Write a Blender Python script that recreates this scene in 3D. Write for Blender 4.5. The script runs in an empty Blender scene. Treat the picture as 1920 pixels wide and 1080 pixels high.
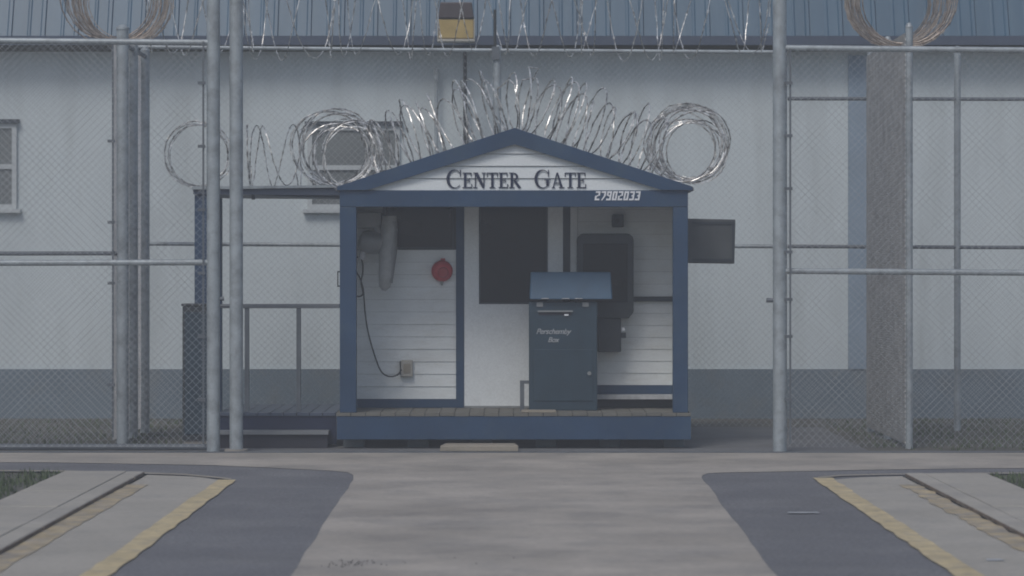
import bpy, bmesh, math, random
from mathutils import Vector
random.seed(7)
R = math.radians
scene = bpy.context.scene
C = scene.collection

# ------------------------------------------------------------------ camera, world, sun, exposure
EYE = 1.71          # eye height
F = 5700.0          # focal length measured on a 1920 px wide picture
cam = bpy.data.cameras.new('camera')
cam.sensor_width = 36.0
cam.lens = 36.0 * F / 1920.0
cam.shift_y = -30.0 / 1920.0
cam.clip_start = 0.05
cam.clip_end = 3000
cam.dof.use_dof = True
cam.dof.focus_distance = 30.0
cam.dof.aperture_fstop = 2.8
cam_o = bpy.data.objects.new('camera', cam)
cam_o.location = (0, 0, EYE)
cam_o.rotation_euler = (R(90), 0, 0)
C.objects.link(cam_o)
scene.camera = cam_o

SUN_EL, SUN_AZ = R(52), R(205)      # azimuth clockwise from +Y: behind the camera, to its left
w = bpy.data.worlds.new('World')
scene.world = w
w.use_nodes = True
nt = w.node_tree
bg = nt.nodes['Background']
sky = nt.nodes.new('ShaderNodeTexSky')
sky.sky_type = 'NISHITA'
sky.sun_disc = False
sky.sun_elevation = SUN_EL
sky.sun_rotation = SUN_AZ
sky.air_density = 1.0
sky.dust_density = 2.0
sky.ozone_density = 1.0
nt.links.new(sky.outputs[0], bg.inputs[0])
bg.inputs[1].default_value = 0.10
sun = bpy.data.lights.new('sun', 'SUN')
sun.energy = 1.3
sun.angle = R(22)
sun.color = (1.0, 0.975, 0.94)
sun_o = bpy.data.objects.new('sun', sun)
d = Vector((math.sin(SUN_AZ) * math.cos(SUN_EL), math.cos(SUN_AZ) * math.cos(SUN_EL), math.sin(SUN_EL)))
sun_o.rotation_euler = (-d).to_track_quat('-Z', 'Y').to_euler()
sun_o.location = (-20, -30, 40)
C.objects.link(sun_o)
scene.view_settings.view_transform = 'Standard'
scene.view_settings.look = 'None'
scene.view_settings.gamma = 1
scene.view_settings.use_curve_mapping = False
scene.view_settings.exposure = 0.0
scene.cycles.filter_width = 1.8
scene.cycles.max_bounces = 4
HAZE = 0.0060

# ------------------------------------------------------------------ materials
def mat(name, col, rough=0.7, metal=0.0, var=0.12, scale=3.0, fine=60.0, fvar=0.06, bump=0.0, bscale=80.0,
        col2=None, thr=(0.45, 0.62), stretch=(1, 1, 1), spec=0.4):
    """a base colour broken by large blotches, fine grain and optional stains of a second colour"""
    m = bpy.data.materials.new(name)
    m.use_nodes = True
    n, l = m.node_tree.nodes, m.node_tree.links
    p = n['Principled BSDF']
    p.inputs['Roughness'].default_value = rough
    p.inputs['Metallic'].default_value = metal
    p.inputs['Specular IOR Level'].default_value = spec
    geo = n.new('ShaderNodeNewGeometry')
    mp = n.new('ShaderNodeMapping')
    mp.inputs['Scale'].default_value = stretch
    l.new(geo.outputs['Position'], mp.inputs['Vector'])
    def noise(s, det):
        t = n.new('ShaderNodeTexNoise')
        t.inputs['Scale'].default_value = s
        t.inputs['Detail'].default_value = det
        l.new(mp.outputs[0], t.inputs['Vector'])
        return t
    big = noise(scale, 5)
    fin = noise(fine, 3)
    def remap(sock, lo, hi):
        r = n.new('ShaderNodeMapRange')
        r.inputs['From Min'].default_value = 0.3
        r.inputs['From Max'].default_value = 0.7
        r.inputs['To Min'].default_value = lo
        r.inputs['To Max'].default_value = hi
        l.new(sock, r.inputs['Value'])
        return r.outputs[0]
    mul = n.new('ShaderNodeMath'); mul.operation = 'MULTIPLY'
    l.new(remap(big.outputs[0], 1 - var, 1 + var), mul.inputs[0])
    l.new(remap(fin.outputs[0], 1 - fvar, 1 + fvar), mul.inputs[1])
    base = n.new('ShaderNodeRGB'); base.outputs[0].default_value = (*col, 1)
    src = base.outputs[0]
    if col2:
        st = noise(scale * 1.7, 8)
        st.inputs['Roughness'].default_value = 0.65
        ramp = n.new('ShaderNodeMapRange')
        ramp.inputs['From Min'].default_value = thr[0]
        ramp.inputs['From Max'].default_value = thr[1]
        l.new(st.outputs[0], ramp.inputs['Value'])
        mx = n.new('ShaderNodeMix'); mx.data_type = 'RGBA'
        l.new(ramp.outputs[0], mx.inputs['Factor'])
        l.new(src, mx.inputs[6])
        mx.inputs[7].default_value = (*col2, 1)
        src = mx.outputs[2]
    vm = n.new('ShaderNodeVectorMath'); vm.operation = 'SCALE'
    l.new(src, vm.inputs[0]); l.new(mul.outputs[0], vm.inputs['Scale'])
    l.new(vm.outputs[0], p.inputs['Base Color'])
    if bump:
        b = noise(bscale, 4)
        bn = n.new('ShaderNodeBump')
        bn.inputs['Strength'].default_value = bump
        bn.inputs['Distance'].default_value = 0.01
        l.new(b.outputs[0], bn.inputs['Height'])
        l.new(bn.outputs[0], p.inputs['Normal'])
    return m

M = {}
M['stucco'] = mat('stucco', (.60, .655, .66), .85, var=.05, scale=.5, bump=.25, bscale=40, col2=(.47, .51, .505), thr=(.46, .78), stretch=(2.6, 1, .35))
M['band'] = mat('band', (.145, .185, .215), .75, var=.08, scale=1.2, bump=.2, bscale=40, col2=(.175, .185, .18), thr=(.5, .75))
M['yard'] = mat('yard', (.15, .152, .155), .9, var=.15, scale=1.0, fine=20, fvar=.1, bump=.3, bscale=90, col2=(.12, .12, .12), thr=(.45, .7))
M['house_frame'] = mat('house_frame', (.50, .53, .53), .6, var=.06)
M['frieze'] = mat('frieze', (.10, .105, .07), .8, var=.2)
M['soffit'] = mat('soffit', (.20, .21, .22), .8)
M['blue_metal'] = mat('blue_metal', (.048, .105, .160), .42, var=.1, scale=.9, stretch=(6, 1, .35), col2=(.08, .14, .19), thr=(.5, .8), spec=.5)
M['gutter'] = mat('gutter', (.07, .09, .13), .5)
M['pilaster'] = mat('pilaster', (.24, .31, .38), .7, var=.08)
M['blue_paint'] = mat('blue_paint', (.022, .056, .115), .55, var=.15, scale=2.2, bump=.06, bscale=60, col2=(.04, .075, .12), thr=(.5, .75))
M['siding'] = mat('siding', (.73, .76, .755), .55, var=.05, scale=1.5, col2=(.62, .63, .60), thr=(.5, .8), stretch=(1, 1, 3))
M['gable_siding'] = mat('gable_siding', (.66, .695, .70), .55, var=.05, scale=2)
M['door'] = mat('door', (.74, .77, .77), .45, var=.05, scale=1.5, col2=(.62, .63, .61), thr=(.55, .8))
M['dark_trim'] = mat('dark_trim', (.035, .045, .055), .6)
M['navy'] = mat('navy', (.012, .02, .055), .5, var=.1)
M['white'] = mat('white', (.74, .75, .77), .55, var=.06, scale=6)
M['worn_white'] = mat('worn_white', (.40, .41, .42), .6, var=.2, scale=14)
M['pane'] = mat('pane', (.006, .008, .008), .12, var=.1, fvar=0, spec=.25)
M['house_pane'] = mat('house_pane', (.17, .185, .185), .12, var=.15, scale=2, fvar=0, spec=.5)
M['roof'] = mat('roof', (.16, .17, .18), .8, bump=.3)
M['deck'] = mat('deck', (.15, .145, .125), .8, var=.15, stretch=(1, 6, 1), scale=4, bump=.2)
M['under'] = mat('under', (.03, .03, .04), .9)
M['galv'] = mat('galv', (.37, .41, .425), .5, metal=.25, var=.12, scale=5, col2=(.25, .27, .28), thr=(.44, .68), spec=.5)
M['galv_dark'] = mat('galv_dark', (.13, .145, .16), .6, metal=.2, var=.15, scale=6)
M['wire'] = mat('wire', (.43, .45, .465), .5, metal=.1, var=.2, scale=8, fvar=0)
M['side_wire'] = mat('side_wire', (.60, .585, .56), .65, metal=.1, var=.2, scale=5, fvar=0)
#M['near_wire'] = mat('near_wire', (.42, .435, .445), .6, metal=.1, var=.15, scale=20, fvar=0)
M['razor'] = mat('razor', (.72, .71, .68), .36, metal=.55, var=.45, scale=9, fvar=.1, col2=(.20, .19, .175), thr=(.47, .60))
M['old_razor'] = mat('old_razor', (.42, .37, .32), .5, metal=.5, var=.35, scale=9, fvar=.1, col2=(.26, .2, .16), thr=(.42, .6))
M['grey_metal'] = mat('grey_metal', (.25, .26, .26), .5, metal=.3, var=.12, scale=8)
M['lens'] = mat('lens', (.34, .35, .345), .3, var=.15, scale=12)
M['red'] = mat('red', (.50, .05, .055), .45, var=.12, scale=10)
M['red_hub'] = mat('red_hub', (.36, .025, .025), .4)
M['cable'] = mat('cable', (.04, .045, .045), .6)
M['outlet'] = mat('outlet', (.42, .40, .35), .6, var=.1)
M['cabinet'] = mat('cabinet', (.035, .042, .046), .5, var=.2, scale=4, spec=.3)
M['box_body'] = mat('box_body', (.022, .046, .066), .55, var=.15, scale=4, bump=.08)
M['box_lid'] = mat('box_lid', (.026, .075, .135), .5, var=.12, scale=5)
M['sidebox'] = mat('sidebox', (.065, .072, .075), .5, var=.25, scale=3)
M['tan_lens'] = mat('tan_lens', (.42, .31, .12), .35, var=.15, scale=6)
M['brown_metal'] = mat('brown_metal', (.075, .06, .06), .5, var=.15)
M['asphalt'] = mat('asphalt', (.15, .15, .158), .9, var=.12, scale=.7, fine=38, fvar=.28, bump=.5, bscale=120, col2=(.185, .183, .186), thr=(.45, .7))
M['concrete'] = mat('concrete', (.37, .335, .29), .9, var=.17, scale=.9, fine=20, fvar=.08, bump=.3, bscale=90, col2=(.275, .255, .23), thr=(.44, .68))
M['walk'] = mat('walk', (.37, .345, .30), .9, var=.1, scale=1.0, fine=20, fvar=.08, bump=.3, bscale=90, col2=(.30, .285, .26), thr=(.5, .75))
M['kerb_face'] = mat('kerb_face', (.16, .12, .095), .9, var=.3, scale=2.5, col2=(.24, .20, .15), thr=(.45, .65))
M['earth'] = mat('earth', (.09, .088, .075), .95, var=.25, scale=.8, fine=14, fvar=.3, bump=.5, bscale=30, col2=(.115, .108, .092), thr=(.45, .65))
M['grass'] = mat('grass', (.085, .115, .055), .8, var=.35, scale=2.5, fvar=.2)
M['yellow'] = mat('yellow', (.52, .425, .25), .8, var=.15, scale=4, fine=18, fvar=.12, col2=(.36, .31, .23), thr=(.5, .68))
M['faded_yellow'] = mat('faded_yellow', (.42, .34, .21), .85, var=.2, scale=3, fine=14, fvar=.15, col2=(.29, .26, .22), thr=(.42, .62))
M['tar'] = mat('tar', (.03, .03, .032), .8)
M['beige'] = mat('beige', (.31, .275, .22), .85, var=.12, scale=4)
M['gravel'] = mat('gravel', (.05, .05, .05), .9, var=.3, scale=30)

# ------------------------------------------------------------------ helpers
def P(px, py, dd):
    """the point at depth dd that was measured at (px, py) on the picture"""
    return Vector(((px - 960) * dd / F, dd, EYE - (py - 510) * dd / F))
def X(px, dd): return (px - 960) * dd / F
def Z(py, dd): return EYE - (py - 510) * dd / F
def G(px, py):
    """the point on the ground at (px, py)"""
    dd = EYE * F / (py - 510)
    return (X(px, dd), dd)

class MB:
    def __init__(self): self.v, self.f = [], []
    def add(self, vs, fs):
        o = len(self.v)
        self.v += [tuple(p) for p in vs]
        self.f += [tuple(i + o for i in q) for q in fs]
        return self
    def box(self, x0, x1, y0, y1, z0, z1):
        return self.add([(x0, y0, z0), (x1, y0, z0), (x1, y1, z0), (x0, y1, z0), (x0, y0, z1), (x1, y0, z1), (x1, y1, z1), (x0, y1, z1)],
                        [(3, 2, 1, 0), (4, 5, 6, 7), (0, 1, 5, 4), (1, 2, 6, 5), (2, 3, 7, 6), (3, 0, 4, 7)])
    def prism(self, pts, y0, y1):
        """a polygon in XZ (counter-clockwise seen from the camera) pushed back from y0 to y1"""
        n = len(pts)
        vs = [(x, y0, z) for x, z in pts] + [(x, y1, z) for x, z in pts]
        fs = [tuple(range(n)), tuple(range(2 * n - 1, n - 1, -1))]
        fs += [(i, i + n, (i + 1) % n + n, (i + 1) % n) for i in range(n)]
        return self.add(vs, fs)
    def sheet(self, pts, z, t=0.0):
        n = len(pts)
        if not t: return self.add([(x, y, z) for x, y in pts], [tuple(range(n))])
        vs = [(x, y, z) for x, y in pts] + [(x, y, z - t) for x, y in pts]
        fs = [tuple(range(n)), tuple(range(2 * n - 1, n - 1, -1))] + [(i, i + n, (i + 1) % n + n, (i + 1) % n) for i in range(n)]
        return self.add(vs, fs)
    def tube(self, path, r, n=8, caps=True):
        path = [Vector(p) for p in path]
        rs = r if isinstance(r, (list, tuple)) else [r] * len(path)
        vs, fs = [], []
        up = None
        for i, p in enumerate(path):
            t = (path[min(i + 1, len(path) - 1)] - path[max(i - 1, 0)]).normalized()
            if up is None:
                up = Vector((0, 0, 1)) if abs(t.z) < .9 else Vector((1, 0, 0))
            a = t.cross(up)
            if a.length < 1e-5: a = t.cross(Vector((1, .3, .1)))
            a.normalize(); b = a.cross(t).normalized(); up = b
            for k in range(n):
                an = 2 * math.pi * k / n
                vs.append(p + (a * math.cos(an) + b * math.sin(an)) * rs[i])
        for i in range(len(path) - 1):
            for k in range(n):
                fs.append((i * n + k, i * n + (k + 1) % n, (i + 1) * n + (k + 1) % n, (i + 1) * n + k))
        if caps:
            fs.append(tuple(range(n - 1, -1, -1)))
            fs.append(tuple((len(path) - 1) * n + k for k in range(n)))
        return self.add(vs, fs)
    def strip(self, a, b, y0, y1):
        """a bent band between two point rows in XZ, with thickness"""
        for i in range(len(a) - 1):
            self.prism([a[i], b[i], b[i + 1], a[i + 1]], y0, y1)
        return self
    def build(self, name, m, parent=None, origin=None, smooth=False, bevel=0.0):
        if parent is not None:
            o0 = Vector((0, 0, 0)); q = parent
            while q is not None: o0 += q.location; q = q.parent
            off, loc = o0, Vector((0, 0, 0))
        else:
            if origin is None:
                xs = [p[0] for p in self.v]; ys = [p[1] for p in self.v]; zs = [p[2] for p in self.v]
                origin = ((min(xs) + max(xs)) / 2, (min(ys) + max(ys)) / 2, min(zs))
            off = loc = Vector(origin)
        me = bpy.data.meshes.new(name)
        me.from_pydata([(x - off.x, y - off.y, z - off.z) for x, y, z in self.v], [], self.f)
        bm = bmesh.new(); bm.from_mesh(me)
        bmesh.ops.recalc_face_normals(bm, faces=bm.faces)
        bm.to_mesh(me); bm.free()
        me.materials.append(M[m])
        if smooth:
            for p in me.polygons: p.use_smooth = True
            me.set_sharp_from_angle(angle=R(40))
        o = bpy.data.objects.new(name, me)
        o.location = loc
        C.objects.link(o)
        o.parent = parent
        if bevel:
            bv = o.modifiers.new('bevel', 'BEVEL'); bv.width = bevel; bv.segments = 2; bv.limit_method = 'ANGLE'
        return o

def tag(o, label, cat, group=None):
    o['label'] = label; o['category'] = cat
    if group: o['group'] = group
    return o
def thing(name, label, cat, loc, group=None):
    o = bpy.data.objects.new(name, None)
    o.location = loc; o.empty_display_size = .2
    C.objects.link(o)
    return tag(o, label, cat, group)
def struct(o, kind='structure'):
    o['kind'] = kind
    return o
def share(src, parent, dx=0, dy=0, dz=0):
    """another piece of the same mesh, moved"""
    c = src.copy(); C.objects.link(c); c.parent = parent
    c.location = src.location + Vector((dx, dy, dz))
    return c

# ------------------------------------------------------------------ the ground, roads and kerbs
struct(MB().sheet([(-700, -300), (700, -300), (700, 1400), (-700, 1400)], 0).build('ground', 'earth', origin=(0, 0, 0)))

def wob(pts, n=14, amp=.02):
    """a straight edge broken into short uneven steps"""
    out = []
    for (x0, y0), (x1, y1) in zip(pts[:-1], pts[1:]):
        for i in range(n):
            t = i / n
            out.append((x0 + (x1 - x0) * t + random.uniform(-amp, amp), y0 + (y1 - y0) * t + random.uniform(-amp, amp)))
    out.append(pts[-1])
    return out
# asphalt: the lane between the yellow lines and the cross road in front of the fence
road = MB()
road.sheet([(-2.40, -60), (2.62, -60), (2.62, 24.9), (3.6, 25.6), (40, 25.9), (40, 29.0), (-40, 29.0), (-40, 26.1), (-3.9, 25.95), (-2.9, 25.6), (-2.40, 24.9)], .004)
struct(road.build('road', 'asphalt', origin=(0, 0, 0)))
# concrete: the drive up the middle, flaring into the apron along the gate
drive = MB()
left = wob([(-1.24, -60), (-1.24, 10), (-1.24, 17), (-1.30, 24.9)], 16, .009) + [(-1.33, 25.5), (-1.40, 25.85), (-1.55, 26.05), (-1.9, 26.3), (-2.64, 26.8), (-4.2, 27.2), (-30, 27.3)]
right = wob([(1.47, -60), (1.47, 10), (1.48, 17), (1.57, 25.2)], 16, .009) + [(1.60, 25.5), (1.66, 25.72), (1.82, 25.82), (2.2, 25.9), (2.9, 26.12), (4, 26.36), (5.5, 26.5), (30, 26.7)]
drive.sheet(right + [(30, 28.62), (-30, 28.62)] + left[::-1], .008)
struct(drive.build('concrete_drive', 'concrete', origin=(0, 0, 0)))
# concrete yard inside the gate, under the booth
yard = MB().sheet([(-3.2, 28.80), (3.4, 28.80), (3.4, 33.4), (-3.2, 33.4)], .006)
struct(yard.build('concrete_pad', 'yard', origin=(0, 0, 0)))
# gutters between the yellow lines and the kerbs, raised walks with their slabs
for name, x0, x1 in (('gutter_pavement', -3.05, -2.40), ('gutter_pavement', 2.62, 3.24)):
    s = 1 if x0 > 0 else -1
    g = MB()
    if s < 0: pts = [(-3.06, -60), (-2.401, -60), (-2.401, 24.9), (-2.62, 25.3), (-3.06, 25.52)]
    else: pts = [(2.621, -60), (3.25, -60), (3.25, 25.35), (2.9, 25.2), (2.621, 24.9)]
    struct(g.sheet(pts, .008).build(name, 'walk', origin=(0, 0, 0)))
def sidewalk(x0, x1, yend, s):
    sw = MB().box(x0 + .01, x1 - .01, -60, 8.0, .0, .034).build('sidewalk', 'walk', origin=(x0, 0, 0))
    struct(sw)
    first = None
    y = 8.02
    while y < yend - .2:
        y1 = min(y + 1.52, yend)
        MB().box(x0, x1, y, y1 - .015, 0, .038 + random.uniform(-.003, .003)).build('slab', 'walk', sw, bevel=.008)
        y = y1
    return sw
sidewalk(-3.76, -3.24, 25.55, -1)
sidewalk(3.43, 3.95, 25.3, 1)
def kerb(x0, x1, yend, s):
    """the kerb stones along the walk; their faces towards the lane carry a mottled brown strip"""
    k = struct(MB().box(x0, x1, -60, 8, 0, .036).build('kerb', 'walk', origin=(x0, 0, 0)))
    y = 8.01
    while y < yend - .2:
        y1 = min(y + 2.4, yend)
        MB().box(x0, x1, y, y1 - .012, 0, .039).build('kerb_stone', 'walk', k, bevel=.012)
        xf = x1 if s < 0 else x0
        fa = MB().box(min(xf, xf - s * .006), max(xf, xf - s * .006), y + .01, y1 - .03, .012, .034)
        fa.build('kerb_face_strip', 'kerb_face', k)  # mottled brown strip along the lane side of the stone
        y = y1
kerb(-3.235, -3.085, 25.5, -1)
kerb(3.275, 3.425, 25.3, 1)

def line(name, xc, w0, y0, y1, z, m, step=.3, amp=.011):
    """a hand-painted stripe with ragged edges"""
    a, b = [], []
    y = y0
    while y < y1:
        a.append((xc - w0 / 2 + random.uniform(-amp, amp), y)); b.append((xc + w0 / 2 + random.uniform(-amp, amp), y))
        y += step * random.uniform(.6, 1.3)
    a.append((xc - w0 / 2, y1)); b.append((xc + w0 / 2, y1))
    mb = MB()
    for i in range(len(a) - 1):
        mb.add([(a[i][0], a[i][1], z), (b[i][0], b[i][1], z), (b[i + 1][0], b[i + 1][1], z), (a[i + 1][0], a[i + 1][1], z)], [(0, 1, 2, 3)])
    return struct(mb.build(name, m, origin=(xc, 0, 0)))
line('painted_line', -2.33, .16, 2.6, 24.85, .0125, 'yellow')
line('painted_line', 2.56, .16, 2.6, 25.1, .0125, 'yellow')
line('painted_line', -2.99, .17, 2.6, 24.3, .012, 'faded_yellow')
line('painted_line', 3.17, .15, 2.6, 24.3, .012, 'faded_yellow', amp=.03)
# thin pale edge where the yellow lines bend round along the cross road
def edge_line(pts, wd, z, m):
    mb = MB()
    for (x0, y0), (x1, y1) in zip(pts[:-1], pts[1:]):
        mb.add([(x0, y0, z), (x1, y1, z), (x1, y1 + wd, z), (x0, y0 + wd, z)], [(0, 1, 2, 3)])
    return struct(mb.build('painted_line', m, origin=(pts[0][0], pts[0][1], 0)))
edge_line([(-2.30, 24.82), (-2.45, 25.05), (-2.75, 25.4), (-3.2, 25.62), (-3.9, 25.85), (-6, 26.0)], .12, .0165, 'beige')
edge_line([(2.53, 25.05), (2.75, 25.3), (3.1, 25.42), (3.8, 25.55), (6, 25.7)], .10, .0165, 'beige')
# two short white marks on the asphalt and one on the kerb side
for i, (px0, px1, py) in enumerate(((1474, 1536, 964), (1846, 1882, 1053))):
    x0, y0 = G(px0, py); x1, _ = G(px1, py)
    struct(MB().sheet([(x0, y0 - .06), (x1, y0 - .06), (x1 - .01, y0 + .05), (x0 + .02, y0 + .05)], .0125).build('paint_mark', 'worn_white', origin=(x0, y0, 0)))
# the gate's ground track
tr = MB().box(-7, 5.2, 28.64, 28.70, .0, .016)
tag(tr.build('gate_track', 'galv_dark'), 'dark steel gate track laid across the apron at the gate line', 'track')
# dark crumbs on the drive near the bottom of the picture
gv = MB()
for i in range(60):
    px = random.gauss(660, 36) if i < 52 else random.uniform(600, 1000)
    py = 1060 + random.gauss(0, 3.5) - (px - 655) * .03
    x, y = G(px, py); s = random.uniform(.003, .008)
    gv.add([(x - s, y - s, .008), (x + s, y - s * .8, .008), (x + s * .7, y + s, .008), (x - s, y + s * .8, .008), (x, y, .008 + s * 1.1)],
           [(0, 1, 4), (1, 2, 4), (2, 3, 4), (3, 0, 4)])
struct(tag(gv.build('gravel', 'gravel'), 'scatter of dark grit on the concrete drive', 'gravel'), 'stuff')
# grass at the outer sides of the walks and thin tufts in the yard
gr = MB()
def tuft(x, y, h, n):
    for k in range(n):
        a = random.uniform(0, 6.283); bx, by = x + random.uniform(-.05, .05), y + random.uniform(-.05, .05)
        hh = h * random.uniform(.5, 1.2); lean = random.uniform(.1, .6) * hh; ww = random.uniform(.004, .008)
        dx, dy = math.cos(a), math.sin(a)
        gr.add([(bx - dy * ww, by + dx * ww, 0), (bx + dy * ww, by - dx * ww, 0), (bx + dx * lean, by + dy * lean, hh)], [(0, 1, 2)])
for i in range(2600): tuft(random.uniform(-6.2, -3.80), random.uniform(16, 25.9), .05, 5)
for i in range(1600): tuft(random.uniform(4.0, 6.0), random.uniform(18, 25.5), .05, 5)
for i in range(700): tuft(random.uniform(-6.5, -3.3), random.uniform(29.1, 35), .05, 3)
for i in range(700): tuft(random.uniform(3.5, 6.5), random.uniform(29.1, 35), .05, 3)
struct(tag(gr.build('grass', 'grass', origin=(0, 0, 0)), 'short green grass beside the walks and along the fences', 'grass'), 'stuff')

# ------------------------------------------------------------------ the long white building
DB, DE = 35.5, 35.18
b = thing('building', 'long white walled building with blue ribbed metal eave and grey blue base', 'building', (0, DB, 0))
zb, ze = Z(692, DB), Z(79, DE)
MB().box(-16, 16, DB, DB + 9, 0, 4.9).build('wall', 'stucco', b)
MB().box(-16, 16, DB - .035, DB - .001, 0, zb).build('base_band', 'band', b)
MB().box(-16, 16, DB - .03, DB - .001, Z(97, DB), ze - .012).build('frieze_board', 'frieze', b)
MB().box(-16, 16, DE + .01, DB + .2, ze, ze + .03).build('soffit', 'soffit', b)
MB().box(-16, 16, DE - .05, DE + .005, ze - .035, ze + .07).build('gutter', 'gutter', b)
# ribbed roof panels rising from the eave, each with its standing seam
rz1, ry1 = 7.2, DE + 1.15
def roof_panel(x0, wd):
    mb = MB()
    y0, z0, y1, z1 = DE + .01, ze + .071, ry1, rz1
    sec = [(0, 0), (wd * .44, 0), (wd * .48, .008), (wd * .52, .008), (wd * .56, 0), (wd - .06, 0), (wd - .045, .018), (wd - .01, .018), (wd, 0)]
    n = len(sec)
    for (yy, zz) in ((y0, z0), (y1, z1)):
        for (sx, so) in sec: mb.v.append((x0 + sx, yy - so, zz))
    for i in range(n - 1): mb.f.append((i, i + 1, i + n + 1, i + n))
    return mb
PW = .385
first = roof_panel(-13.1, PW - .002).build('roof_panel', 'blue_metal', b)
for i in range(1, 68): share(first, b, dx=i * PW, dy=random.uniform(-.002, .002))
# the blue trim strip on the wall at the right
MB().box(X(1590, DB), X(1637, DB), DB - .05, DB - .001, zb + .002, Z(104, DB)).build('trim_strip', 'pilaster', b)
def house_window(x0, x1, zt, zbm):
    wd = MB()
    f = .055
    y0, y1 = DB - .04, DB - .002
    wd.box(x0, x0 + f, y0, y1, zbm, zt).box(x1 - f, x1, y0, y1, zbm, zt).box(x0 + f, x1 - f, y0, y1, zt - f, zt).box(x0 + f, x1 - f, y0, y1, zbm, zbm + f)
    wf = wd.build('window', 'house_frame', b)
    zm = (zt + zbm) / 2
    MB().box(x0 + f, x1 - f, DB - .034, DB - .002, zm - .03, zm + .025).build('meeting_rail', 'house_frame', wf)
    MB().box(x0 + f, x1 - f, DB - .016, DB - .004, zm + .025, zt - f).build('pane', 'house_pane', wf)
    MB().box(x0 + f, x1 - f, DB - .012, DB - .004, zbm + f, zm - .03).build('pane', 'house_pane', wf)
    MB().box(x0 - .05, x1 + .05, DB - .08, DB - .002, zbm - .045, zbm - .001).build('sill', 'house_frame', wf)
    MB().box(x0 - .03, x1 + .03, DB - .075, DB - .002, zt + .002, zt + .05).build('head_flashing', 'dark_trim', wf)
house_window(X(577, DB), X(750, DB), Z(236, DB), Z(392, DB))
house_window(X(-140, DB), X(32, DB), Z(232, DB), Z(392, DB))

# the floodlight under the eave, its conduit, and the vent pipe on the wall
DL = 34.25
fl = thing('wall_floodlight', 'boxy floodlight with tan lens and brown hood at the blue eave', 'floodlight', (X(855, DL), DL + .1, Z(72, DL)))
x0, x1 = X(822, DL), X(888, DL)
hd = MB()
hd.prism([(x0 - .005, Z(34, DL)), (x1 + .005, Z(34, DL)), (x1 - .02, Z(4, DL)), (x0 + .02, Z(4, DL))], DL, DL + .3).build('hood', 'brown_metal', fl, bevel=.012)
MB().box(x0, x1, DL + .02, DL + .3, Z(72, DL), Z(35, DL)).build('lens', 'tan_lens', fl, bevel=.012)
MB().box(x0 - .012, x0 - .001, DL + .01, DL + .3, Z(73, DL), Z(35, DL)).box(x1 + .001, x1 + .012, DL + .01, DL + .3, Z(73, DL), Z(35, DL)).box(x0 - .012, x1 + .012, DL + .01, DL + .3, Z(77, DL), Z(72.8, DL)).build('frame', 'outlet', fl)
MB().box(X(848, DL), X(868, DL), DL + .3, DE + .2, Z(30, DL), Z(18, DL)).build('bracket', 'brown_metal', fl)
cd = MB().tube([P(872, 84, DB - .1), P(872, 300, DB - .1), P(872, 420, DB - .1)], .022, 8)
tag(cd.build('conduit', 'cable', smooth=True), 'thin dark conduit running down the white wall below the floodlight', 'conduit')
vp = thing('vent_pipe', 'slim pale vent pipe with cap against the white wall behind the booth', 'pipe', P(818, 600, DB - .12))
MB().tube([P(818, 145, DB - .12), P(818, 640, DB - .12)], .022, 8).build('pipe', 'galv', vp, smooth=True)
MB().tube([P(818, 150, DB - .12), P(818, 128, DB - .12)], .034, 8).build('cap', 'galv', vp, smooth=True)

# ------------------------------------------------------------------ fences
def diamond(mb, u0, u1, z0, z1, place, pitch=.072, r=.0012):
    """chain-link fabric: two families of slanted wires clipped to the panel; place(u, z, off) -> world point"""
    W, H = u1 - u0, z1 - z0
    k = -int(H / pitch) - 1
    while k * pitch < W:
        for s in (1, -1):
            a = k * pitch
            ua, za, ub, zb_ = a, 0.0, a + H, H
            if ua < 0: za, ua = -a, 0.0
            if ub > W: zb_, ub = W - a, W
            if ub - ua < .02: continue
            if s < 0: ua, ub = W - ua, W - ub
            off = .002 * s
            p, q = Vector(place(u0 + ua, z0 + za, off)), Vector(place(u0 + ub, z0 + zb_, off))
            t = (q - p).normalized()
            nrm = (Vector(place(u0, z0, 1)) - Vector(place(u0, z0, 0))).normalized()
            sd = t.cross(nrm).normalized()
            ns = max(1, int((q - p).length / .3))
            vs, fs = [], []
            for j in range(ns + 1):
                c = p.lerp(q, j / ns)
                vs += [c + sd * r, c + nrm * r, c - sd * r, c - nrm * r]
                if j:
                    b4 = 4 * j - 4
                    fs += [(b4, b4 + 1, b4 + 5, b4 + 4), (b4 + 1, b4 + 2, b4 + 6, b4 + 5), (b4 + 2, b4 + 3, b4 + 7, b4 + 6), (b4 + 3, b4, b4 + 4, b4 + 7)]
            mb.add(vs, fs)
        k += 1
    return mb

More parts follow.
